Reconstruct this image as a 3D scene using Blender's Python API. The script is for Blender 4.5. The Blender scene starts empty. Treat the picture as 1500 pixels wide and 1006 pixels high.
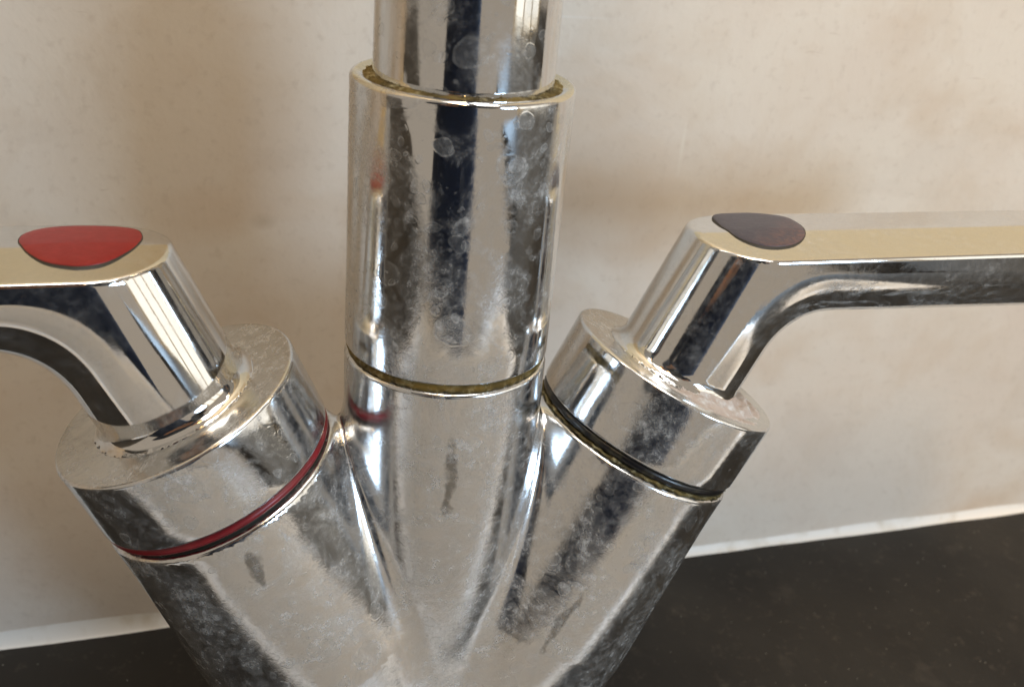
import bpy, bmesh, math, random
import numpy as np
from mathutils import Vector, Matrix

random.seed(4)
SC = bpy.context.scene
COL = SC.collection
S = 0.02                      # one working unit (radius of a valve cap) is 20 mm

# ------------------------------------------------------------------ camera
CAM = np.array([-1.9702, -7.3138, 8.8786])
YAW, PITCH, ROLL, FPX = 0.33539, 0.45561, 0.09834, 1481.1
_cy, _sy, _cp, _sp = math.cos(YAW), math.sin(YAW), math.cos(PITCH), math.sin(PITCH)
FWD = np.array([_sy * _cp, _cy * _cp, -_sp]); _rt = np.array([_cy, -_sy, 0.0]); _up = np.cross(_rt, FWD)
RGT = _rt * math.cos(ROLL) + _up * math.sin(ROLL)
UPV = _up * math.cos(ROLL) - _rt * math.sin(ROLL)
cd = bpy.data.cameras.new('camera'); cam = bpy.data.objects.new('camera', cd); COL.objects.link(cam)
M = Matrix.Identity(4)
for i in range(3):
    M[i][0], M[i][1], M[i][2], M[i][3] = RGT[i], UPV[i], -FWD[i], CAM[i] * S
cam.matrix_world = M
cd.sensor_width = 36.0; cd.sensor_fit = 'HORIZONTAL'; cd.lens = 36.0 * FPX / 1500.0
cd.clip_start = 0.002; cd.clip_end = 50.0
cd.dof.use_dof = True; cd.dof.focus_distance = 8.2 * S; cd.dof.aperture_fstop = 30.0
SC.camera = cam

# ------------------------------------------------------------------ world, lamps, exposure
world = bpy.data.worlds.new('World'); SC.world = world; world.use_nodes = True
bg = world.node_tree.nodes['Background']
bg.inputs[0].default_value = (1.0, 0.84, 0.66, 1); bg.inputs[1].default_value = 0.41

def area(name, az, el, dist, sx, sy, rad, color, target=(0, 0, 5)):
    L = bpy.data.lights.new(name, 'AREA'); L.shape = 'RECTANGLE'; L.size = sx; L.size_y = sy
    L.energy = rad * math.pi * sx * sy; L.color = color
    o = bpy.data.objects.new(name, L); COL.objects.link(o)
    a, e = math.radians(az), math.radians(el)
    d = Vector((math.sin(a) * math.cos(e), -math.cos(a) * math.cos(e), math.sin(e)))
    o.location = Vector(target) * S + d * dist
    o.rotation_euler = d.to_track_quat('Z', 'Y').to_euler()
    return o
WIN = area('window_light', 60, 10, 1.0, 0.62, 0.55, 1.15, (1.0, 0.95, 0.84))
area('daylight', 32, 9, 1.3, 0.36, 0.36, 21.0, (0.56, 0.77, 1.0))
area('overhead_fill', 10, 72, 1.5, 0.8, 0.8, 7.2, (1.0, 0.96, 0.90))  # unseen fill added overhead to brighten the sink and worktop
area('warm_fill', -22, 60, 1.3, 0.30, 0.30, 40.0, (1.0, 0.60, 0.19))  # unseen orange fill, added to warm the shaded wall; its shadow stays hidden
SC.view_settings.view_transform = 'Standard'; SC.view_settings.look = 'None'
SC.view_settings.exposure = 0.0; SC.view_settings.gamma = 1.0
SC.view_settings.use_curve_mapping = False

# ------------------------------------------------------------------ material helpers
class NT:
    def __init__(s, name):
        s.m = bpy.data.materials.new(name); s.m.use_nodes = True
        s.t = s.m.node_tree; s.n = s.t.nodes; s.n.clear()
        s.out = s.n.new('ShaderNodeOutputMaterial')
        s.co = s.n.new('ShaderNodeTexCoord').outputs['Object']
    def link(s, a, b): s.t.links.new(a, b)
    def setv(s, sock, v):
        if isinstance(v, bpy.types.NodeSocket): s.link(v, sock)
        elif isinstance(v, (tuple, list)): sock.default_value = (*v, 1) if len(v) == 3 and sock.type == 'RGBA' else v
        else: sock.default_value = v
    def mapping(s, scale, loc=(0, 0, 0), rot=(0, 0, 0)):
        n = s.n.new('ShaderNodeMapping'); s.link(s.co, n.inputs[0])
        n.inputs['Scale'].default_value = scale; n.inputs['Location'].default_value = loc; n.inputs['Rotation'].default_value = rot
        return n.outputs[0]
    def noise(s, scale, detail=3, rough=0.55, vec=None, dist=0.0):
        n = s.n.new('ShaderNodeTexNoise'); s.link(vec or s.co, n.inputs['Vector'])
        n.inputs['Scale'].default_value = scale; n.inputs['Detail'].default_value = detail
        n.inputs['Roughness'].default_value = rough; n.inputs['Distortion'].default_value = dist
        return n.outputs['Fac']
    def voro(s, scale, feature='F1', vec=None, rnd=1.0, out='Distance'):
        n = s.n.new('ShaderNodeTexVoronoi'); n.feature = feature; s.link(vec or s.co, n.inputs['Vector'])
        n.inputs['Scale'].default_value = scale; n.inputs['Randomness'].default_value = rnd
        return n.outputs[out]
    def ramp(s, fac, stops):
        n = s.n.new('ShaderNodeValToRGB'); s.link(fac, n.inputs[0]); e = n.color_ramp.elements
        while len(e) < len(stops): e.new(0.5)
        for k, (p, c) in zip(e, stops):
            k.position = p; k.color = (*c, 1) if isinstance(c, tuple) else (c, c, c, 1)
        return n.outputs[0]
    def math(s, op, a, b=0.0, clamp=False):
        n = s.n.new('ShaderNodeMath'); n.operation = op; n.use_clamp = clamp
        s.setv(n.inputs[0], a); s.setv(n.inputs[1], b); return n.outputs[0]
    def mix(s, f, a, b, mode='MIX'):
        n = s.n.new('ShaderNodeMix'); n.data_type = 'RGBA'; n.blend_type = mode
        s.setv(n.inputs[0], f); s.setv(n.inputs[6], a); s.setv(n.inputs[7], b); return n.outputs[2]
    def bump(s, h, strength, dist=0.0005):
        n = s.n.new('ShaderNodeBump'); n.inputs['Strength'].default_value = strength
        n.inputs['Distance'].default_value = dist; s.link(h, n.inputs['Height']); return n.outputs[0]
    def pbr(s, col, rough, metal=0.0, normal=None, spec=0.5, **kw):
        n = s.n.new('ShaderNodeBsdfPrincipled')
        s.setv(n.inputs['Base Color'], col); s.setv(n.inputs['Roughness'], rough); s.setv(n.inputs['Metallic'], metal)
        n.inputs['Specular IOR Level'].default_value = spec
        for k, v in kw.items(): s.setv(n.inputs[k.replace('_', ' ')], v)
        if normal: s.link(normal, n.inputs['Normal'])
        return n.outputs[0]
    def mixsh(s, f, a, b):
        n = s.n.new('ShaderNodeMixShader'); s.setv(n.inputs[0], f); s.link(a, n.inputs[1]); s.link(b, n.inputs[2]); return n.outputs[0]
    def done(s, sh): s.link(sh, s.out.inputs[0]); return s.m

def simple(name, col, rough, metal=0.0, spec=0.5):
    t = NT(name); return t.done(t.pbr(col, rough, metal, spec=spec))

def chrome(name, film=0.3, rings=0.5, rough=0.05, wob=0.05, tint=(0.715, 0.73, 0.745), pits=0.0, splash=False, marks=False):
    """plated metal with a film of limescale, dried drops, fine speckle and wiping marks"""
    t = NT(name)
    wv = t.n.new('ShaderNodeVectorMath'); wv.operation = 'ADD'
    wn = t.n.new('ShaderNodeTexNoise'); wn.inputs['Scale'].default_value = 150; wn.inputs['Detail'].default_value = 2; t.link(t.co, wn.inputs['Vector'])
    sc = t.n.new('ShaderNodeVectorMath'); sc.operation = 'SCALE'; t.link(wn.outputs['Color'], sc.inputs[0]); sc.inputs['Scale'].default_value = 0.0040
    t.link(t.co, wv.inputs[0]); t.link(sc.outputs[0], wv.inputs[1]); wc = wv.outputs[0]
    cloud = t.ramp(t.noise(85, 8, 0.72, dist=0.8), [(0.42, 0.0), (0.66, 1.0)])
    fine = t.ramp(t.noise(620, 5, 0.75), [(0.40, 0.0), (0.70, 1.0)])
    patchy = t.ramp(t.noise(34, 4), [(0.34, 0.10), (0.58, 1.0)])
    def drops(scale, lo, inner):
        d = t.voro(scale, vec=wc); col = t.voro(scale, vec=wc, out='Color')
        pick = t.ramp(col, [(lo, 0.0), (lo + 0.03, 1.0)])
        rim = t.ramp(d, [(0.25, 0.0), (0.295, 1.0), (0.325, 0.0)])
        return t.math('MULTIPLY', rim, pick), t.math('MULTIPLY', t.ramp(d, [(0.27, 1.0), (0.31, 0.0)]), pick)
    r1, k1 = drops(115, 0.38, 0.1); r2, k2 = drops(240, 0.48, 0.1)
    r3, k3 = drops(420, 0.60, 0.1); r2 = t.math('ADD', r2, r3); k2 = t.math('ADD', k2, k3)
    sp = t.math('MULTIPLY', t.ramp(t.voro(700, vec=wc), [(0.12, 1.0), (0.24, 0.0)]), t.ramp(t.voro(700, vec=wc, out='Color'), [(0.6, 0.0), (0.64, 1.0)]))
    edge = t.ramp(t.voro(210, 'DISTANCE_TO_EDGE', vec=wc), [(0.0, 1.0), (0.018, 0.0)])       # crazed hair lines in the scale
    f = t.math('MULTIPLY', t.math('MULTIPLY', cloud, t.math('ADD', t.math('MULTIPLY', fine, 0.8), 0.2)), film)
    wr = t.ramp(t.noise(1.0, 5, 0.7, vec=t.mapping((420, 420, 150)), dist=1.5), [(0.47, 0.0), (0.50, 1.0), (0.53, 0.0)])
    f = t.math('ADD', f, t.math('MULTIPLY', t.math('MULTIPLY', wr, t.math('MULTIPLY', cloud, patchy)), 0.30 * film))
    runs = t.ramp(t.noise(1.0, 4, 0.6, vec=t.mapping((330, 330, 26))), [(0.56, 0.0), (0.74, 1.0)])          # dried drip runs
    f = t.math('ADD', f, t.math('MULTIPLY', t.math('MULTIPLY', runs, patchy), 0.30 * film))
    grit = t.ramp(t.noise(1500, 3, 0.7), [(0.60, 0.0), (0.70, 1.0)])
    f = t.math('ADD', f, t.math('MULTIPLY', t.math('MULTIPLY', grit, t.math('ADD', t.math('MULTIPLY', cloud, 0.8), 0.2)), 0.45 * film))
    f = t.math('ADD', f, t.math('MULTIPLY', t.math('MULTIPLY', t.math('ADD', r1, r2), patchy), 0.26 * rings))
    f = t.math('ADD', f, t.math('MULTIPLY', t.math('MULTIPLY', t.math('ADD', k1, k2), patchy), 0.17 * rings))
    f = t.math('ADD', f, t.math('MULTIPLY', sp, 0.22 * rings))
    f = t.math('ADD', f, t.math('MULTIPLY', t.math('MULTIPLY', edge, t.math('MULTIPLY', cloud, patchy)), 0.35 * film))
    f = t.math('MINIMUM', f, 0.85)
    if splash:                                             # dried white splashes low on the stem and under the arm
        sep = t.n.new('ShaderNodeSeparateXYZ'); t.link(t.co, sep.inputs[0])
        low = t.ramp(t.math('MULTIPLY', t.math('SUBTRACT', 5.86 * S, sep.outputs[2]), 100), [(0.0, 0.0), (0.25, 1.0)])
        out = t.ramp(t.math('SUBTRACT', t.math('MULTIPLY', sep.outputs[0], 1.0 / S), t.math('ADD', t.math('MULTIPLY', sep.outputs[2], 0.457 / S), 0.36)), [(0.0, 0.0), (0.2, 1.0)])
        near = t.ramp(t.math('MULTIPLY', sep.outputs[0], 0.1 / S), [(0.36, 1.0), (0.62, 0.0)])
        sn = t.ramp(t.noise(1.0, 6, 0.7, vec=t.mapping((95, 260, 260), rot=(0, 0.9, 0)), dist=0.7), [(0.50, 0.0), (0.60, 1.0)])
        f = t.math('MAXIMUM', f, t.math('MULTIPLY', t.math('MULTIPLY', t.math('MULTIPLY', low, out), near), t.math('MULTIPLY', sn, 0.8)))
    rg = t.math('ADD', t.math('MULTIPLY', t.math('MULTIPLY', cloud, patchy), 0.20 * film + 0.02), rough)
    hgt = t.math('ADD', t.noise(60, 2), t.math('MULTIPLY', f, 0.30))
    if pits:
        hgt = t.math('ADD', hgt, t.math('MULTIPLY', t.noise(260, 5, 0.6, dist=0.4), pits))
    nrm = t.bump(hgt, wob, 0.0009)
    if marks:                                              # dark reflections on the body, painted into the metal tint
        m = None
        for c0, c1, w in DARK_REFLECTIONS:
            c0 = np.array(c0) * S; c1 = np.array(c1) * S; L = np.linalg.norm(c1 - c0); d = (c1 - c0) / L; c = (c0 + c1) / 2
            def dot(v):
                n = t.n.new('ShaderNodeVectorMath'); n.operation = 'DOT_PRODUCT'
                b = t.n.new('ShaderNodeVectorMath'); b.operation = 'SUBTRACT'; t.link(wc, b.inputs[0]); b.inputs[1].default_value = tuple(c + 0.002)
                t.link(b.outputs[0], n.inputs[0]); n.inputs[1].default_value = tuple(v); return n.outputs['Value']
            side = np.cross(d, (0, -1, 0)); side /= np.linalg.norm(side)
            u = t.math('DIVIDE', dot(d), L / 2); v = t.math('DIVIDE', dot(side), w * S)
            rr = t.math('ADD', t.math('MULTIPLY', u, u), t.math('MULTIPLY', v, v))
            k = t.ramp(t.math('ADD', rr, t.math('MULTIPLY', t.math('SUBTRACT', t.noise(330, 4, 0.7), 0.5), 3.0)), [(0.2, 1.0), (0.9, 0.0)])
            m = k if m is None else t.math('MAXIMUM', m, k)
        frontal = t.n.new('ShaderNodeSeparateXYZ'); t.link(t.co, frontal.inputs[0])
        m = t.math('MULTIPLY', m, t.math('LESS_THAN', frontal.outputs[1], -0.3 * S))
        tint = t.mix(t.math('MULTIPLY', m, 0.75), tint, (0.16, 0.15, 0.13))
    metal = t.pbr(tint, rg, 1.0, nrm)
    scale_c = t.mix(fine, (0.24, 0.235, 0.22), (0.58, 0.585, 0.58))
    lime = t.pbr(scale_c, 0.5, 0.0, nrm, 0.4)
    return t.done(t.mixsh(f, metal, lime))

DARK_REFLECTIONS = [((-0.164, -0.82, 4.72), (-0.113, -0.83, 3.87), 0.05), ((-1.70, -1.02, 3.96), (-1.56, -1.03, 3.60), 0.06), ((1.19, -1.0, 3.25), (0.771, -1.0, 2.477), 0.045)]
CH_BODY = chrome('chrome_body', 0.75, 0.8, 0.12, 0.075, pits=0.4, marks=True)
CH_SLEEVE = chrome('chrome_sleeve', 0.70, 1.05, 0.055, 0.06)
CH_SPOUT = chrome('chrome_spout', 0.34, 0.75, 0.045, 0.05)
CH_CAP = chrome('chrome_cap', 0.58, 0.7, 0.06, 0.07, pits=0.15)
CH_TOP = chrome('chrome_cap_top', 0.70, 0.6, 0.14, 0.035, (0.66, 0.65, 0.62), pits=0.15)
CH_LEVER = chrome('chrome_lever', 0.16, 0.12, 0.04, 0.035, (0.75, 0.755, 0.755))
CH_WORN = chrome('chrome_lever_worn', 0.34, 0.25, 0.05, 0.05, (0.74, 0.745, 0.745), splash=True)

def crust_mat(name, c1, c2, c3):
    t = NT(name); n = t.noise(500, 5, 0.7); n2 = t.noise(170, 3)
    col = t.mix(t.ramp(n2, [(0.35, 0.0), (0.65, 1.0)]), c1, c2)
    col = t.mix(t.ramp(n, [(0.5, 0.0), (0.68, 1.0)]), col, c3)
    return t.done(t.pbr(col, 0.75, 0.0, t.bump(n, 0.9, 0.0006), 0.3))
CRUST_GREEN = crust_mat('limescale_verdigris', (0.045, 0.034, 0.010), (0.17, 0.125, 0.04), (0.34, 0.30, 0.17))
CRUST_OCHRE = crust_mat('limescale_ochre', (0.05, 0.036, 0.010), (0.21, 0.13, 0.025), (0.33, 0.26, 0.12))
CRUST_PINK = crust_mat('limescale_pale', (0.42, 0.33, 0.27), (0.54, 0.47, 0.42), (0.62, 0.61, 0.59))
CRUST_WHITE = crust_mat('limescale_white', (0.46, 0.45, 0.43), (0.6, 0.59, 0.57), (0.66, 0.65, 0.63))
CRUST_GREY = crust_mat('limescale_grey', (0.10, 0.09, 0.075), (0.25, 0.23, 0.19), (0.4, 0.38, 0.34))

t = NT('red_enamel'); n = t.noise(700, 4, 0.7)
RED = t.done(t.pbr(t.mix(t.ramp(n, [(0.45, 0.0), (0.75, 1.0)]), (0.235, 0.004, 0.008), (0.30, 0.015, 0.018)), 0.36, 0.0, t.bump(n, 0.15, 0.0003)))
t = NT('worn_blue_enamel'); n = t.noise(900, 5, 0.75); g = t.noise(90, 3)
sep = t.n.new('ShaderNodeSeparateXYZ'); t.link(t.co, sep.inputs[0])
front = t.math('ADD', t.math('MULTIPLY', sep.outputs[1], -90.0), t.math('ADD', t.math('MULTIPLY', sep.outputs[0], 55.0), t.math('MULTIPLY', t.math('SUBTRACT', g, 0.5), 1.2)))
wear = t.math('MULTIPLY', t.ramp(t.math('SUBTRACT', front, 3.0), [(0.0, 0.0), (0.8, 0.95)]), t.ramp(n, [(0.40, 0.0), (0.66, 1.0)]))
blue = t.mix(t.ramp(n, [(0.5, 0.0), (0.8, 1.0)]), (0.042, 0.040, 0.066), (0.085, 0.078, 0.11))
BLUE = t.done(t.pbr(t.mix(wear, blue, (0.19, 0.08, 0.06)), 0.4, 0.0, t.bump(n, 0.35, 0.0003)))
t = NT('red_rubber'); n = t.noise(500, 3)
RED_RING = t.done(t.pbr(t.mix(n, (0.10, 0.005, 0.008), (0.27, 0.014, 0.02)), 0.35, 0.0, t.bump(n, 0.3, 0.0003)))
t = NT('black_rubber'); n = t.noise(450, 4)
BLACK_RING = t.done(t.pbr(t.mix(t.ramp(n, [(0.5, 0.0), (0.8, 1.0)]), (0.006, 0.006, 0.007), (0.06, 0.055, 0.03)), 0.3, 0.0, t.bump(n, 0.3, 0.0003)))
GROOVE = simple('grimy_groove', (0.035, 0.028, 0.018), 0.6)

# ------------------------------------------------------------------ mesh helpers (working units -> metres, origins at parents)
def link(o, parent=None, **props):
    COL.objects.link(o)
    if parent: o.parent = parent
    for k, v in props.items(): o[k] = v
    return o
def mesh_obj(name, verts, faces, mat, parent=None, smooth=True, sharp=None, **props):
    me = bpy.data.meshes.new(name)
    v = np.asarray(verts, float) * S
    me.from_pydata(v.tolist(), [], [list(map(int, f)) for f in faces]); me.update()
    if mat: me.materials.append(mat)
    if smooth: me.polygons.foreach_set('use_smooth', [True] * len(me.polygons))
    if sharp:
        me.set_sharp_from_angle(angle=math.radians(sharp))
    return link(bpy.data.objects.new(name, me), parent, **props)
def frame(a):
    a = np.asarray(a, float); a = a / np.linalg.norm(a)
    e = np.cross([0, 1, 0], a); e /= np.linalg.norm(e); return a, e, np.cross(a, e)
def lathe(name, origin, axis, prof, mat, parent=None, seg=160, sharp=35, **props):
    """prof: list of (radius, height) from bottom to top; closed when ends reach radius 0"""
    a, e, g = frame(axis); o = np.asarray(origin, float)
    th = np.linspace(0, 2 * math.pi, seg, endpoint=False)
    V = []; F = []
    for r, h in prof:
        V += [o + a * h + (e * math.cos(x) + g * math.sin(x)) * r for x in th]
    for k in range(len(prof) - 1):
        for i in range(seg):
            j = (i + 1) % seg
            F.append((k * seg + i, k * seg + j, (k + 1) * seg + j, (k + 1) * seg + i))
    return mesh_obj(name, V, F, mat, parent, True, sharp, **props)
def arc(cx, cz, r, a0, a1, n=6):
    return [(cx + r * math.cos(math.radians(a0 + (a1 - a0) * k / n)), cz + r * math.sin(math.radians(a0 + (a1 - a0) * k / n))) for k in range(n + 1)]
def torus(name, origin, axis, R, r1, r2, mat, parent=None, seg=160, ms=14, lump=0.0, seed=0, a0=0, a1=360, drop=0.0, **props):
    a, e, g = frame(axis); o = np.asarray(origin, float); rs = np.random.RandomState(seed)
    full = abs(a1 - a0) >= 360; n = seg; V = []; F = []
    ph = rs.rand(30) * 6.28; am = rs.rand(30)
    for i in range(n):
        u = i / n if full else i / (n - 1); x = math.radians(a0 + (a1 - a0) * u)
        end = 1.0 if full else min(1.0, 4 * u, 4 * (1 - u)) ** 0.5
        for k in range(ms):
            w = 2 * math.pi * k / ms
            f = 1 + lump * (sum(am[j] * math.sin(x * (3 + 4 * j) + ph[j] + w * (j % 3)) for j in range(14)) / 3.0 + (rs.rand() - 0.5) * 1.2)
            f = max(0.15, f) * max(0.05, end)
            rr = R + r1 * f * math.cos(w); hh = r2 * f * math.sin(w)
            V.append(o + a * (hh + drop) + (e * math.cos(x) + g * math.sin(x)) * rr)
    for i in range(n if full else n - 1):
        for k in range(ms):
            i2 = (i + 1) % n; k2 = (k + 1) % ms
            F.append((i * ms + k, i2 * ms + k, i2 * ms + k2, i * ms + k2))
    return mesh_obj(name, V, F, mat, parent, True, None, **props)

def crust_patch(origin, axis, r0, r1, a0, a1, height, mat, parent, seed=0, ring=False):
    """scale that has dried on a flat face: heaped at the inner edge, ragged and thinning outwards"""
    a, e, g = frame(axis); o = np.asarray(origin, float); rs = np.random.RandomState(seed); V = []; F = []
    nu, nv = (360 if ring else 150), (16 if ring else 34); ph = rs.rand(24, 2) * 6.28; fr = rs.rand(24, 2) * np.array([26, 22]) + 3; am = rs.rand(24) / (1 + fr.sum(1) / 14)
    for i in range(nu):
        u = i / (nu - 1); x = math.radians(a0 + (a1 - a0) * u)
        for k in range(nv):
            w = k / (nv - 1); rr = r0 + (r1 - r0) * w
            n = sum(am[j] * math.sin((fr[j, 0] if not ring else 6.2831853 * round(fr[j, 0])) * u + ph[j, 0]) * math.sin(fr[j, 1] * w + ph[j, 1]) for j in range(24)) / 2.2
            env = (0.75 if ring else math.sin(math.pi * min(1, max(0, u))) ** 0.8) * (1 - w) ** 0.9
            h = height * (env * 1.25 - 0.30 + 0.75 * n * (0.35 + env) + (rs.rand() - 0.5) * 0.12)
            V.append(o + a * max(h, -0.012) + (e * math.cos(x) + g * math.sin(x)) * rr)
    for i in range(nu - 1):
        for k in range(nv - 1): F.append((i * nv + k, i * nv + k + 1, (i + 1) * nv + k + 1, (i + 1) * nv + k))
    return mesh_obj('limescale_crust', V, F, mat, parent, True)

def sdf_mesh(name, fn, lo, hi, step, mat, parent=None, **props):
    """surface nets of a distance field, vertices projected on to the surface, exact normals"""
    lo = np.array(lo, float); hi = np.array(hi, float); n = np.ceil((hi - lo) / step).astype(int) + 1
    ax = [lo[i] + np.arange(n[i]) * step for i in range(3)]
    D = np.empty(n, np.float32)
    for i in range(n[0]):
        Y, Z = np.meshgrid(ax[1], ax[2], indexing='ij')
        D[i] = fn(np.full_like(Y, ax[0][i]), Y, Z)
    ins = D < 0
    c = [ins[i:n[0] - 1 + i, j:n[1] - 1 + j, k:n[2] - 1 + k] for i in (0, 1) for j in (0, 1) for k in (0, 1)]
    cnt = sum(x.astype(np.int8) for x in c); act = (cnt > 0) & (cnt < 8)
    idx = -np.ones(act.shape, np.int64); cells = np.argwhere(act); idx[act] = np.arange(len(cells))
    P = lo + (cells + 0.5) * step
    def grad(P, h=step * 0.2):
        g = np.stack([fn(*(P + np.eye(3)[i] * h).T) - fn(*(P - np.eye(3)[i] * h).T) for i in range(3)], 1) / (2 * h)
        return g
    for _ in range(7):
        g = grad(P); d = fn(*P.T); q = (g * g).sum(1) + 1e-6
        mv = -(d / q)[:, None] * g; L = np.linalg.norm(mv, axis=1, keepdims=True)
        P = P + mv * np.minimum(1, step * 0.9 / (L + 1e-9))
    F = []
    for axn in range(3):
        b, cc = [(1, 2), (2, 0), (0, 1)][axn]
        sl0 = [slice(None)] * 3; sl1 = [slice(None)] * 3; sl0[axn] = slice(0, -1); sl1[axn] = slice(1, None)
        s0 = ins[tuple(sl0)]; s1 = ins[tuple(sl1)]
        E = np.argwhere(s0 != s1)
        E = E[(E[:, b] > 0) & (E[:, cc] > 0) & (E[:, b] < n[b] - 1) & (E[:, cc] < n[cc] - 1)]
        fl = s0[tuple(E.T)]
        ob = np.zeros(3, int); ob[b] = 1; oc = np.zeros(3, int); oc[cc] = 1
        q = np.stack([idx[tuple((E - ob - oc).T)], idx[tuple((E - oc).T)], idx[tuple(E.T)], idx[tuple((E - ob).T)]], 1)
        q[~fl] = q[~fl][:, ::-1]
        F.append(q)
    F = np.concatenate(F); F = F[(F >= 0).all(1)]
    N = grad(P, step * 0.1); N /= np.linalg.norm(N, axis=1, keepdims=True) + 1e-9
    o = mesh_obj(name, P, F, mat, parent, True, **props)
    o.data.normals_split_custom_set_from_vertices(N.tolist())
    return o
def smin(a, b, k):
    h = np.clip(0.5 + 0.5 * (b - a) / k, 0, 1); return b * (1 - h) + a * h - k * h * (1 - h)
def rint(a, b, r):                                    # rounded intersection
    a = a + r; b = b + r
    return np.minimum(np.maximum(a, b), 0) + np.hypot(np.maximum(a, 0), np.maximum(b, 0)) - r
def runion(a, b, r):                                  # filleted union
    return np.maximum(r, np.minimum(a, b)) - np.hypot(np.maximum(r - a, 0), np.maximum(r - b, 0))

# ------------------------------------------------------------------ measures
T = 0.4290
ST, CT = math.sin(T), math.cos(T)
S_TOP, S_RING, S_BOD = 5.235, 4.579, 4.463
RB, Z_COL, Z_BAR, Z_BOD, RS = 0.8378, 7.323, 5.169, 5.096, 0.673
WALL_Y, ZC, WYAW = 3.2, -0.2483, 0.00945
AX = {-1: np.array([-ST, 0, CT]), 1: np.array([ST, 0, CT])}

# ------------------------------------------------------------------ setting: wall, worktop, sealant
def wall_mat():
    t = NT('mottled_wall_plaster')
    big = t.noise(9, 4, 0.6); mid = t.noise(34, 5, 0.65, dist=0.4); fine = t.noise(420, 4, 0.6)
    streak = t.noise(1.0, 4, 0.6, vec=t.mapping((220, 220, 28)))
    big2 = t.noise(17, 5, 0.6, vec=t.mapping((1, 1, 1.4), (3.1, 0, 1.7)), dist=0.5)
    col = t.mix(t.ramp(big, [(0.33, 0.0), (0.66, 1.0)]), (0.69, 0.64, 0.565), (0.64, 0.56, 0.48))
    col = t.mix(t.math('MULTIPLY', t.ramp(mid, [(0.50, 0.0), (0.72, 1.0)]), 0.38), col, (0.55, 0.44, 0.32))
    col = t.mix(t.math('MULTIPLY', t.ramp(big2, [(0.28, 1.0), (0.47, 0.0)]), 0.5), col, (0.74, 0.71, 0.64))
    col = t.mix(t.math('MULTIPLY', t.ramp(big2, [(0.58, 0.0), (0.62, 1.0)]), 0.14), col, (0.50, 0.43, 0.36))
    col = t.mix(t.math('MULTIPLY', t.ramp(streak, [(0.5, 0.0), (0.8, 1.0)]), 0.05), col, (0.44, 0.38, 0.33))
    col = t.mix(t.math('MULTIPLY', t.ramp(fine, [(0.55, 0.0), (0.72, 1.0)]), 0.28), col, (0.48, 0.41, 0.34))
    nick = t.ramp(t.noise(1.0, 3, 0.6, vec=t.mapping((90, 90, 520), rot=(0, 0.15, 0)), dist=0.6), [(0.70, 0.0), (0.76, 1.0)])
    col = t.mix(t.math('MULTIPLY', nick, 0.30), col, (0.42, 0.34, 0.27))
    # lever shadow painted beside the tap and scattered tea-coloured blotches with a shape of their own
    blot = t.ramp(t.noise(21, 3, 0.5, vec=t.mapping((1, 1, 1.7), (0.31, 0, 0.12))), [(0.57, 0.0), (0.72, 1.0)])
    col = t.mix(t.math('MULTIPLY', blot, 0.35), col, (0.52, 0.37, 0.23))
    sep = t.n.new('ShaderNodeSeparateXYZ'); t.link(t.co, sep.inputs[0])
    def spot(cx, cz, rx, rz):
        u = t.math('DIVIDE', t.math('SUBTRACT', sep.outputs[0], cx * S), rx * S); v = t.math('DIVIDE', t.math('SUBTRACT', sep.outputs[2], cz * S), rz * S)
        rr = t.math('SQRT', t.math('ADD', t.math('MULTIPLY', u, u), t.math('MULTIPLY', v, v)))
        return t.ramp(t.math('ADD', rr, t.math('MULTIPLY', t.math('SUBTRACT', mid, 0.5), 1.6)), [(0.15, 1.0), (1.0, 0.0)])
    col = t.mix(t.math('MULTIPLY', spot(2.5, 5.42, 1.15, 0.42), 0.25), col, (0.52, 0.37, 0.22))     # right lever's cast shadow, painted into the wall colour
    col = t.mix(t.math('MULTIPLY', spot(3.58, 5.9, 0.035, 0.5), 0.5), col, (0.74, 0.70, 0.62))      # pale dried run
    ln = t.math('MULTIPLY', t.math('LESS_THAN', t.math('ABSOLUTE', t.math('SUBTRACT', sep.outputs[2], 7.295 * S)), 0.013 * S), t.ramp(t.math('MULTIPLY', sep.outputs[0], 0.1 / S), [(0.10, 1.0), (0.27, 0.0)]))
    col = t.mix(t.math('MULTIPLY', ln, t.math('MULTIPLY', 0.8, t.math('GREATER_THAN', sep.outputs[0], 0.5 * S))), col, (0.74, 0.73, 0.70))   # hairline of filler
    col = t.mix(t.math('MULTIPLY', spot(-1.25, 5.05, 0.16, 0.10), 0.35), col, (0.40, 0.33, 0.25))
    h = t.math('ADD', t.math('MULTIPLY', mid, 0.6), t.math('MULTIPLY', fine, 0.10))
    return t.done(t.pbr(col, 0.62, 0.0, t.bump(h, 0.34, 0.0014), 0.35))
def rect_piece(name, x0, x1, y0, y1, z0, z1, mat, parent=None, **pr):
    V = [(x, y, z) for z in (z0, z1) for y in (y0, y1) for x in (x0, x1)]
    F = [(0, 2, 3, 1), (4, 5, 7, 6), (0, 1, 5, 4), (2, 6, 7, 3), (0, 4, 6, 2), (1, 3, 7, 5)]
    return mesh_obj(name, V, F, mat, parent, False, **pr)
ROT = Matrix.Rotation(WYAW, 4, 'Z')
pivot = Matrix.Translation((0, WALL_Y * S, 0)) @ ROT @ Matrix.Translation((0, -WALL_Y * S, 0))
wall = rect_piece('wall', -60, 60, WALL_Y, WALL_Y + 3, -2.5, 7.9, wall_mat(), kind='structure')
wall.matrix_world = pivot
t = NT('cream_paint'); n = t.noise(20, 4); n2 = t.noise(500, 3)
up = rect_piece('upper_wall', -60, 60, WALL_Y + 0.06, WALL_Y + 3, 7.9, 45, t.done(t.pbr(t.mix(n, (0.66, 0.54, 0.33), (0.72, 0.60, 0.39)), 0.6, 0.0, t.bump(n2, 0.1, 0.0005))), kind='structure')
up.matrix_world = pivot

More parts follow.
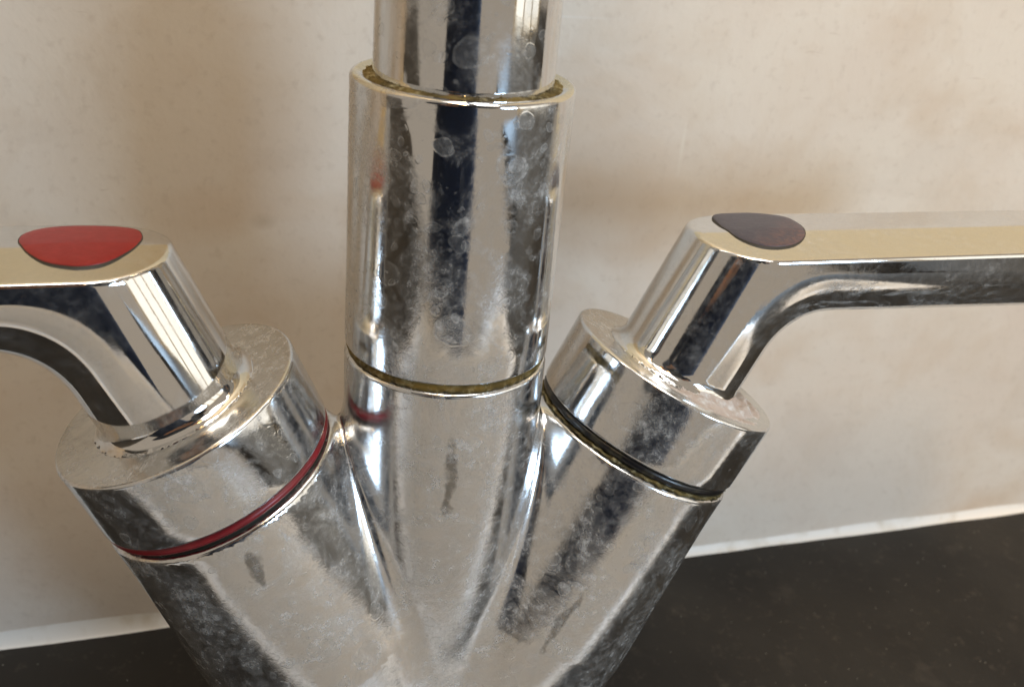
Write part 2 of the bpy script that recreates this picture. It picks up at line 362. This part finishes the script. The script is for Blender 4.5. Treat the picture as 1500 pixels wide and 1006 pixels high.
t = NT('dark_stone_worktop')
n1 = t.noise(14, 4); n2 = t.noise(300, 4, 0.7); n3 = t.noise(60, 5, 0.6)
c = t.mix(t.ramp(n1, [(0.35, 0.0), (0.65, 1.0)]), (0.019, 0.018, 0.017), (0.032, 0.030, 0.027))
c = t.mix(t.math('MULTIPLY', t.ramp(n2, [(0.58, 0.0), (0.72, 1.0)]), 0.5), c, (0.075, 0.065, 0.055))
c = t.mix(t.math('MULTIPLY', t.ramp(n3, [(0.62, 0.0), (0.74, 1.0)]), 0.25), c, (0.09, 0.08, 0.07))
sp = t.ramp(t.voro(330), [(0.035, 1.0), (0.06, 0.0)])
c = t.mix(t.math('MULTIPLY', sp, 0.8), c, (0.34, 0.32, 0.29))
STONE = t.done(t.pbr(c, t.ramp(n3, [(0.3, 0.42), (0.7, 0.58)]), 0.0, t.bump(n2, 0.12, 0.0006), 0.10))
SX0, SX1, SY0, SY1 = -9.5, 9.8, -11.6, -4.0          # sink cut-out
def worktop():
    xs = [-60, SX0, SX1, 60]; ys = [-12.5, SY0, SY1, WALL_Y + 0.6]; zt, zb = ZC, ZC - 1.6
    V = []; F = []
    for z in (zt, zb):
        V += [(x, y, z) for y in ys for x in xs]
    q = lambda i, j, l: l * 16 + j * 4 + i
    for i in range(3):
        for j in range(3):
            if (i, j) == (1, 1): continue
            F.append((q(i, j, 0), q(i + 1, j, 0), q(i + 1, j + 1, 0), q(i, j + 1, 0)))
            F.append((q(i, j, 1), q(i, j + 1, 1), q(i + 1, j + 1, 1), q(i + 1, j, 1)))
    for a, b in [((1, 1), (2, 1)), ((2, 1), (2, 2)), ((2, 2), (1, 2)), ((1, 2), (1, 1)), ((3, 0), (0, 0)), ((0, 0), (0, 3)), ((3, 3), (3, 0)), ((0, 3), (3, 3))]:
        F.append((q(*a, 0), q(*a, 1), q(*b, 1), q(*b, 0)))
    for z in (zt, zb):                                   # the worktop turns a corner on the right
        V += [(x, y, z) for y in (-34, -12.5) for x in (16.5, 60)]
    k = 32
    F += [(k, k + 1, k + 3, k + 2), (k + 4, k + 6, k + 7, k + 5), (k, k + 2, k + 6, k + 4), (k, k + 4, k + 5, k + 1), (k + 1, k + 5, k + 7, k + 3)]
    return mesh_obj('worktop', V, F, STONE, None, False, kind='structure')
worktop()
def sealant():
    t = NT('white_silicone'); n = t.noise(120, 4); n2 = t.noise(40, 3)
    c = t.mix(t.ramp(n, [(0.5, 0.0), (0.75, 1.0)]), (0.68, 0.665, 0.63), (0.52, 0.47, 0.39))
    m = t.done(t.pbr(c, 0.45, 0.0, t.bump(n2, 0.25, 0.0008)))
    rs = np.random.RandomState(3); V = []; F = []; xs = np.arange(-30, 40, 0.12); K = 9
    ph = rs.rand(12) * 6.28
    for x in xs:
        w = sum(math.sin(x * (0.5 + 0.55 * j) + ph[j]) / (1 + j * .5) for j in range(12)) * 0.012
        wide = 0.03 * max(0, min(1, (-x + 0.0) / 3.0))
        h = 0.165 + w + wide * 2.4; d = 0.10 + w * 0.6 + wide * 0.5
        for k in range(K):
            u = k / (K - 1); a = u * math.pi / 2          # concave fillet
            yy = WALL_Y + 0.01 - d * (1 - math.sin(a)) ** 1.0 - 0.012 * math.sin(a * 2)
            zz = ZC - 0.004 + h * (1 - math.cos(a)) + 0.012 * math.sin(a * 2)
            V.append((x, yy, zz))
    for i in range(len(xs) - 1):
        for k in range(K - 1):
            F.append((i * K + k, (i + 1) * K + k, (i + 1) * K + k + 1, i * K + k + 1))
    o = mesh_obj('sealant_bead', V, F, m, None, True, kind='structure')
    o.matrix_world = pivot
sealant()

# ------------------------------------------------------------------ the tap
tap = bpy.data.objects.new('mixer_tap', None); link(tap)
tap.location = (0, 0, 0); tap.empty_display_size = 0.02
tap['label'] = 'chrome three-armed kitchen mixer tap streaked with limescale on dark worktop'; tap['category'] = 'tap'

def body_sdf(x, y, z):
    def side(sg):
        a = AX[sg]; s = x * a[0] + z * a[2]
        px, pz = x - a[0] * s, z - a[2] * s
        rad = np.sqrt(px * px + y * y + pz * pz)
        R = 1.0 + 0.068 * np.clip((S_BOD - 0.25 - s) / 1.6, 0, 1) ** 1.3
        return rint(rad - R, np.maximum(s - S_BOD, -s - 0.4), 0.045)
    c = rint(np.hypot(x, y) - RB, np.maximum(z - Z_BOD, ZC - z), 0.035)
    lr = smin(side(-1), side(1), 0.28); d = smin(lr, c, 0.20)
    base = rint(np.hypot(x, y) - 1.35, np.maximum(z - 0.35, ZC - z), 0.12)
    return smin(d, base, 0.35)
def body_clipped(x, y, z): return np.maximum(body_sdf(x, y, z), ZC + 0.0 - z)
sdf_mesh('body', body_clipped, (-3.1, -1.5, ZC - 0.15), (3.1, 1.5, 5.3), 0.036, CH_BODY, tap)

# necks and seals in the grooves
lathe('neck', (0, 0, 0), (0, 0, 1), [(0.0, Z_BOD - 0.05), (0.785, Z_BOD - 0.05), (0.785, Z_BAR + 0.05), (0.0, Z_BAR + 0.05)], GROOVE, tap)
neck_c = torus('limescale_crust', (0, 0, (Z_BOD + Z_BAR) / 2), (0, 0, 1), 0.788, 0.034, 0.044, CRUST_OCHRE, tap, 300, 10, 0.18, 5)
neck_c['label'] = 'ochre and green crust in the joint below the sleeve'

# sleeve
sl = lathe('sleeve', (0, 0, 0), (0, 0, 1),
           [(0.70, Z_BAR + 0.06), (RB - 0.05, Z_BAR)] + arc(RB - 0.022, Z_BAR + 0.022, 0.022, -90, 0, 5)
           + [(RB, Z_BAR + (Z_COL - Z_BAR) * k / 8) for k in range(1, 8)]
           + arc(RB - 0.035, Z_COL - 0.035, 0.035, 0, 90, 8) + [(RB - 0.06, Z_COL), (RS + 0.03, Z_COL - 0.035), (RS - 0.03, Z_COL - 0.09)], CH_SLEEVE, tap, sharp=60)
rimc = torus('limescale_crust', (0, 0, Z_COL - 0.032), (0, 0, 1), RS + 0.02, 0.036, 0.026, CRUST_GREEN, sl, 480, 8, 0.38, 8)
full_crust = crust_patch((0, 0, Z_COL - 0.022), (0, 0, 1), RS - 0.01, 0.80, 0, 360, 0.030, CRUST_GREEN, sl, 77, True)
rimc['label'] = 'greenish brown crust around the foot of the spout'

# spout: straight up, then bending forward over the sink (out of the picture)
def spout():
    path = [(0, 0, Z_COL - 0.08 + 0.45 * k) for k in range(16)]
    z0 = path[-1][2]; Rb = 2.6
    path += [(0, -Rb + Rb * math.cos(a), z0 + Rb * math.sin(a)) for a in np.linspace(0.1, math.pi * 0.5, 16)]
    path += [(0, -Rb - 0.5 * k, z0 + Rb) for k in range(1, 12)]
    P = np.array(path); n = len(P); seg = 128; V = []; F = []
    for i in range(n):
        tg = P[min(i + 1, n - 1)] - P[max(i - 1, 0)]; tg /= np.linalg.norm(tg)
        e = np.array([1.0, 0, 0]); g = np.cross(tg, e)
        for k in range(seg):
            w = 2 * math.pi * k / seg; V.append(P[i] + RS * (e * math.cos(w) + g * math.sin(w)))
    for i in range(n - 1):
        for k in range(seg):
            k2 = (k + 1) % seg; F.append((i * seg + k, i * seg + k2, (i + 1) * seg + k2, (i + 1) * seg + k))
    F.append(tuple((n - 1) * seg + k for k in range(seg)))
    mesh_obj('spout', V, F, CH_SPOUT, tap, True, 40)
spout()

# valve caps, seal rings, levers
Z_LV, RST, WL = 6.066, 0.585, 0.575
def smooth_poly(pts, n=10):
    p = np.array(pts, float); m = len(p); out = []
    for i in range(m):
        a, b, c, d = p[i - 1], p[i], p[(i + 1) % m], p[(i + 2) % m]
        for k in range(n):
            u = k / n
            out.append(0.5 * ((2 * b) + (c - a) * u + (2 * a - 5 * b + 4 * c - d) * u * u + (3 * b - a - 3 * c + d) * u ** 3))
    return np.array(out)
INS = {-1: [(-3.155, 0.111), (-3.093, -0.081), (-3.001, -0.223), (-2.917, -0.30), (-2.815, -0.345), (-2.714, -0.363), (-2.577, -0.328), (-2.453, -0.20), (-2.348, -0.017), (-2.33, 0.185), (-2.397, 0.348), (-2.651, 0.431), (-2.948, 0.422), (-3.119, 0.30)],
       1: [(2.542, 0.457), (2.458, 0.191), (2.45, -0.063), (2.498, -0.21), (2.604, -0.315), (2.759, -0.345), (2.928, -0.305), (3.085, -0.189), (3.188, -0.039), (3.252, 0.189), (3.225, 0.381), (3.001, 0.50), (2.759, 0.511)]}
def insert(sg, parent, mat):
    P = smooth_poly(INS[sg]); c = P.mean(0); n = len(P); V = []; F = []
    prof = [(1.0, -0.10), (1.0, -0.004), (0.992, 0.002), (0.97, 0.005), (0.8, 0.009), (0.55, 0.012), (0.28, 0.014)]
    for f, dz in prof:
        for q in P:
            r = c + (q - c) * f; V.append((r[0], r[1], Z_LV + dz - 0.05 * abs(r[1])))
    for k in range(len(prof) - 1):
        for i in range(n):
            j = (i + 1) % n; F.append((k * n + i, k * n + j, (k + 1) * n + j, (k + 1) * n + i))
    V.append((c[0], c[1], Z_LV + 0.015)); m = len(prof) - 1
    for i in range(n): F.append((m * n + i, m * n + (i + 1) % n, len(V) - 1))
    o = mesh_obj('indicator_inlay', V, F, mat, parent, True, 40)
    # dirty seam round the inlay
    V = []; F = []
    for i, q in enumerate(P):
        d = (q - c) / np.linalg.norm(q - c)
        for w, dz in ((-0.01, 0.003), (0.004, 0.004), (0.009, -0.03)):
            r = q + d * w; V.append((r[0], r[1], Z_LV + dz - 0.07 * abs(r[1])))
    for i in range(n):
        j = (i + 1) % n
        for k in range(2): F.append((i * 3 + k, j * 3 + k, j * 3 + k + 1, i * 3 + k + 1))
    mesh_obj('inlay_seam', V, F, GROOVE, o)
    return o
def lever_sdf(sg):
    a = AX[sg]
    def fn(x, y, z):
        s = x * a[0] + z * a[2]
        perp = (x * CT * sg - z * ST)                       # outward, square to the stem axis
        under = 5.33 - 0.02 * np.clip(np.abs(x) - 3.2, 0, 3.5) - z
        prof = np.maximum(-perp - RST, smin(perp - RST, under, 0.42))
        d = rint(prof, np.abs(y) - WL, 0.56)
        roof = (z - (Z_LV - 0.10 * np.sqrt(y * y + 0.0005)))
        d = rint(d, roof, 0.028)
        d = rint(d, np.abs(x) - 7.4, 0.2)
        d = smin(d, s - S_TOP + 0.006, 0.14)                # soft flare at the foot
        d = np.maximum(d, np.sqrt(perp * perp + y * y) - 0.672 - 10 * np.maximum(s - S_TOP - 0.12, 0))
        return np.maximum(d, S_TOP - 0.03 - s)
    return fn
for sg in (-1, 1):
    a = AX[sg]
    lathe('seal_groove', (0, 0, 0), a, [(0.0, S_BOD - 0.03), (0.93, S_BOD - 0.03), (0.93, S_RING + 0.03), (0.0, S_RING + 0.03)], GROOVE, tap)
    if sg < 0:
        r = torus('seal_ring', a * (S_RING - 0.040), a, 0.955, 0.036, 0.038, RED_RING, tap); r['label'] = 'dark red seal ring under the hot valve cap'
    else:
        r = torus('seal_ring', a * (S_RING - 0.045), a, 0.945, 0.035, 0.042, BLACK_RING, tap); r['label'] = 'black seal ring under the cold valve cap'
        q = torus('limescale_crust', a * (S_BOD + 0.012), a, 0.95, 0.03, 0.018, CRUST_GREEN, r, 260, 8, 0.5, 12)
    cap = lathe('valve_cap', (0, 0, 0), a,
                [(0.90, S_RING + 0.04), (0.95, S_RING)] + arc(0.975, S_RING + 0.025, 0.025, -90, 0, 5)
                + [(1.0, S_RING + (S_TOP - S_RING) * k / 5) for k in range(1, 5)]
                + arc(0.968, S_TOP - 0.032, 0.032, 0, 90, 8) + [(0.93, S_TOP - 0.002), (0.8, S_TOP - 0.006), (0.6, S_TOP - 0.006), (0.0, S_TOP - 0.006)], CH_CAP, tap, sharp=60)
    cap.data.materials.append(CH_TOP)
    for pl in cap.data.polygons:
        if np.dot(np.array(pl.normal), a) > 0.95: pl.material_index = 1
    xs = sorted((sg * 1.45, sg * 7.6))
    lev = sdf_mesh('lever', lever_sdf(sg), (xs[0], -0.75, 4.3), (xs[1], 0.75, 6.2), 0.03, CH_LEVER if sg < 0 else CH_WORN, tap)
    lev['label'] = 'hot lever with plain red inlay' if sg < 0 else 'cold lever with worn dark blue inlay'
    i_ = insert(sg, lev, RED if sg < 0 else BLUE)
    i_['label'] = 'glossy red inlay on the hot lever' if sg < 0 else 'dark worn inlay rubbed down to copper brown'
    # limescale gathered at the foot of the stem
    if sg > 0:
        cr = crust_patch(a * (S_TOP - 0.004), a, 0.60, 0.95, -135, 20, 0.06, CRUST_PINK, cap, 31)
        cr['label'] = 'pinkish white crust at the foot of the cold lever'

# ------------------------------------------------------------------ sink (seen only as reflections in the chrome)
def sink():
    t = NT('glazed_ceramic'); n = t.noise(900, 3, 0.6); n2 = t.noise(12, 4)
    m = t.done(t.pbr(t.mix(n2, (0.74, 0.745, 0.75), (0.80, 0.80, 0.805)), 0.30, 0.0, t.bump(n, 0.06, 0.0004)))
    root = bpy.data.objects.new('sink', None); link(root); root.location = ((SX0 + SX1) / 2 * S, (SY0 + SY1) / 2 * S, ZC * S)
    root['label'] = 'white glazed sink bowl let into the dark worktop in front of the tap'; root['category'] = 'sink'
    hx, hy = (SX1 - SX0) / 2, (SY1 - SY0) / 2
    def ring(ex, ey, r, z, n=8):
        out = []
        for cx, cy, a0 in ((ex - r, ey - r, 0), (-ex + r, ey - r, 90), (-ex + r, -ey + r, 180), (ex - r, -ey + r, 270)):
            for k in range(n + 1):
                a = math.radians(a0 + 90 * k / n); out.append((cx + r * math.cos(a), cy + r * math.sin(a), z))
        return out
    rings = [(0.35, 1.2, 0.012), (0.35, 1.2, 0.05), (0.25, 1.2, 0.075), (-0.05, 1.3, 0.075), (-0.3, 1.4, 0.0), (-0.5, 1.6, -0.5), (-0.75, 2.0, -7.0), (-1.2, 2.2, -7.7), (-2.0, 2.4, -7.95), (-3.0, 1.6, -8.1)]
    V = []; F = []
    for e, r, z in rings: V += ring(hx + e, hy + e, r, z)
    n = 36
    for k in range(len(rings) - 1):
        for i in range(n):
            j = (i + 1) % n; F.append((k * n + i, k * n + j, (k + 1) * n + j, (k + 1) * n + i))
    F.append(tuple((len(rings) - 1) * n + i for i in range(n)))
    mesh_obj('bowl', V, F, m, root, True, 50)
    lathe('drain', (0, 0, -8.1), (0, 0, 1), [(2.1, 0.0), (2.1, 0.12), (1.9, 0.16), (1.7, 0.12), (1.5, 0.05), (0.0, 0.05)], CH_SPOUT, root, 48)
sink()

# ------------------------------------------------------------------ the photographer (seen only as the dark reflection in the chrome)
def person():
    px, py = -0.155, -0.37                               # chest, leaning over the sink
    ph = (CAM * S) - FWD * 0.010 + RGT * 0.045
    V = []; R = []; E = []
    def v(p, r, frm=None):
        V.append(tuple(p)); R.append(r if isinstance(r, tuple) else (r, r)); i = len(V) - 1
        if frm is not None: E.append((frm, i))
        return i
    pel = v((px, -0.40, 0.03), (0.150, 0.11)); wst = v((px, -0.40, 0.16), (0.145, 0.10), pel)
    che = v((px, -0.385, 0.31), (0.170, 0.115), wst); clv = v((px, py, 0.43), (0.13, 0.085), che)
    nk = v((px, py + 0.03, 0.50), 0.055, clv); jaw = v((px, py + 0.055, 0.56), (0.062, 0.07), nk)
    hd = v((px, py + 0.055, 0.64), (0.075, 0.092), jaw); v((px, py + 0.045, 0.71), (0.06, 0.07), hd)
    v((px, py + 0.157, 0.612), 0.012, hd)
    for sx in (-1, 1):
        sh = v((px + sx * 0.185, py + 0.0, 0.40), 0.062, clv)
        elp = np.array((-0.34, -0.33, 0.17) if sx < 0 else (0.06, -0.34, 0.19))
        grip = ph + RGT * sx * 0.062 - FWD * 0.012
        wr = np.array(grip) - FWD * 0.075 + np.array((sx * 0.03, -0.02, -0.05))
        el = v(elp, 0.045, sh)
        mid = v((elp + wr) / 2, 0.038, el)
        w = v(wr, 0.028, mid); pm = v((np.array(grip) * 0.55 + wr * 0.45), (0.034, 0.018), w)
        for k in range(4):
            b = np.array(grip) - FWD * 0.004 + UPV * (0.027 - 0.018 * k) + RGT * sx * 0.014
            f1 = v(b, 0.0085, pm); f2 = v(b + FWD * 0.016 - RGT * sx * 0.004, 0.008, f1)
            v(b + FWD * 0.019 - RGT * sx * (0.020 + 0.004 * (k in (1, 2))), 0.0075, f2)
        tb = np.array(grip) - FWD * 0.012 - UPV * 0.012
        t1 = v(tb - RGT * sx * 0.004, 0.010, pm); v(tb - RGT * sx * 0.030 + UPV * 0.016, 0.0085, t1)
        hp = v((px + sx * 0.085, -0.41, -0.07), (0.095, 0.10), pel); kn = v((px + sx * 0.09, -0.39, -0.42), 0.062, hp)
        an = v((px + sx * 0.10, -0.42, -0.83), 0.042, kn); v((px + sx * 0.11, -0.28, -0.875), (0.042, 0.03), an)
    me = bpy.data.meshes.new('person'); me.from_pydata(V, E, []); me.update()
    o = bpy.data.objects.new('person', me); link(o)
    sk = o.modifiers.new('skin', 'SKIN'); sk.use_smooth_shade = True
    for i, r in enumerate(R): me.skin_vertices[0].data[i].radius = r
    me.skin_vertices[0].data[0].use_root = True
    sb = o.modifiers.new('subdivision', 'SUBSURF'); sb.levels = 2; sb.render_levels = 2
    t = NT('navy_clothes_and_skin'); sep = t.n.new('ShaderNodeSeparateXYZ'); t.link(t.co, sep.inputs[0])
    head = t.math('GREATER_THAN', sep.outputs[2], 0.515); hand = t.math('GREATER_THAN', sep.outputs[1], -0.235)
    n = t.noise(30, 4)
    cl = t.mix(n, (0.010, 0.018, 0.048), (0.020, 0.036, 0.085))
    c = t.mix(t.math('MAXIMUM', head, hand), cl, (0.42, 0.24, 0.16))
    me.materials.append(t.done(t.pbr(c, 0.75, 0.0, t.bump(n, 0.3, 0.01), 0.25)))
    o['label'] = 'person in dark navy clothes holding up a phone, mirrored in the chrome'; o['category'] = 'person'
    # hair: a cap over the back of the head
    t = NT('dark_hair'); n = t.noise(90, 4); HM = t.done(t.pbr(t.mix(n, (0.012, 0.009, 0.007), (0.04, 0.03, 0.022)), 0.5))
    hv = []; hf = []; nu, nv = 24, 10
    for j in range(nv):
        f = j / (nv - 1) * 1.75
        for i in range(nu):
            a = 2 * math.pi * i / nu; ff = f * (0.62 if math.sin(a) > 0.2 else 1.0)
            hv.append((0.083 * math.sin(ff) * math.cos(a), 0.100 * math.sin(ff) * math.sin(a), 0.125 * math.cos(ff)))
    for j in range(nv - 1):
        for i in range(nu):
            hf.append((j * nu + i, j * nu + (i + 1) % nu, (j + 1) * nu + (i + 1) % nu, (j + 1) * nu + i))
    h = mesh_obj('hair', (np.array(hv) + np.array((px, py + 0.045, 0.655))) / S, hf, HM, o)
    # phone
    c = (CAM * S) - FWD * 0.0105 + RGT * 0.045; hx, hy, hz, rr = 0.074, 0.0365, 0.004, 0.009
    V = []; F = []; out = []
    for cx, cy, a0 in ((hx - rr, hy - rr, 0), (-hx + rr, hy - rr, 90), (-hx + rr, -hy + rr, 180), (hx - rr, -hy + rr, 270)):
        for k in range(6):
            a = math.radians(a0 + 18 * k); out.append((cx + rr * math.cos(a), cy + rr * math.sin(a)))
    n = len(out)
    for s_, z in ((0.96, -hz), (1, -hz * 0.7), (1, hz * 0.7), (0.96, hz)):
        for x, y in out: V.append((c + RGT * x * s_ + UPV * y * s_ - FWD * z) / S)
    for k in range(3):
        for i in range(n): F.append((k * n + i, k * n + (i + 1) % n, (k + 1) * n + (i + 1) % n, (k + 1) * n + i))
    F.append(tuple(range(n - 1, -1, -1))); F.append(tuple(3 * n + i for i in range(n)))
    mesh_obj('phone', V, F, simple('phone_glass', (0.012, 0.014, 0.02), 0.2), None, True, 40,
             label='dark phone held up in both hands in front of the tap', category='phone')
person()

# ------------------------------------------------------------------ window frame in front of the side light (seen only in the chrome)
def window():
    root = bpy.data.objects.new('window', None); link(root)
    root.matrix_world = Matrix.LocRotScale(WIN.location, WIN.rotation_euler, None)
    root['label'] = 'white window frame with two glazing bars, mirrored in the chrome stems'; root['category'] = 'window'
    m = simple('white_frame_paint', (0.72, 0.68, 0.58), 0.4)
    w, h = 0.31, 0.275
    for nm, x0, x1, y0, y1 in (('frame_side', -w - 0.04, -w + 0.005, -h - 0.04, h + 0.04), ('frame_side', w - 0.005, w + 0.04, -h - 0.04, h + 0.04),
                               ('frame_rail', -w + 0.005, w - 0.005, h - 0.005, h + 0.04), ('frame_rail', -w + 0.005, w - 0.005, -h - 0.04, -h + 0.005),
                               ('glazing_bar', -0.115, -0.09, -h + 0.005, h - 0.005), ('glazing_bar', 0.09, 0.115, -h + 0.005, h - 0.005)):
        rect_piece(nm, x0 / S, x1 / S, y0 / S, y1 / S, -0.035 / S, -0.005 / S, m, root)
window()
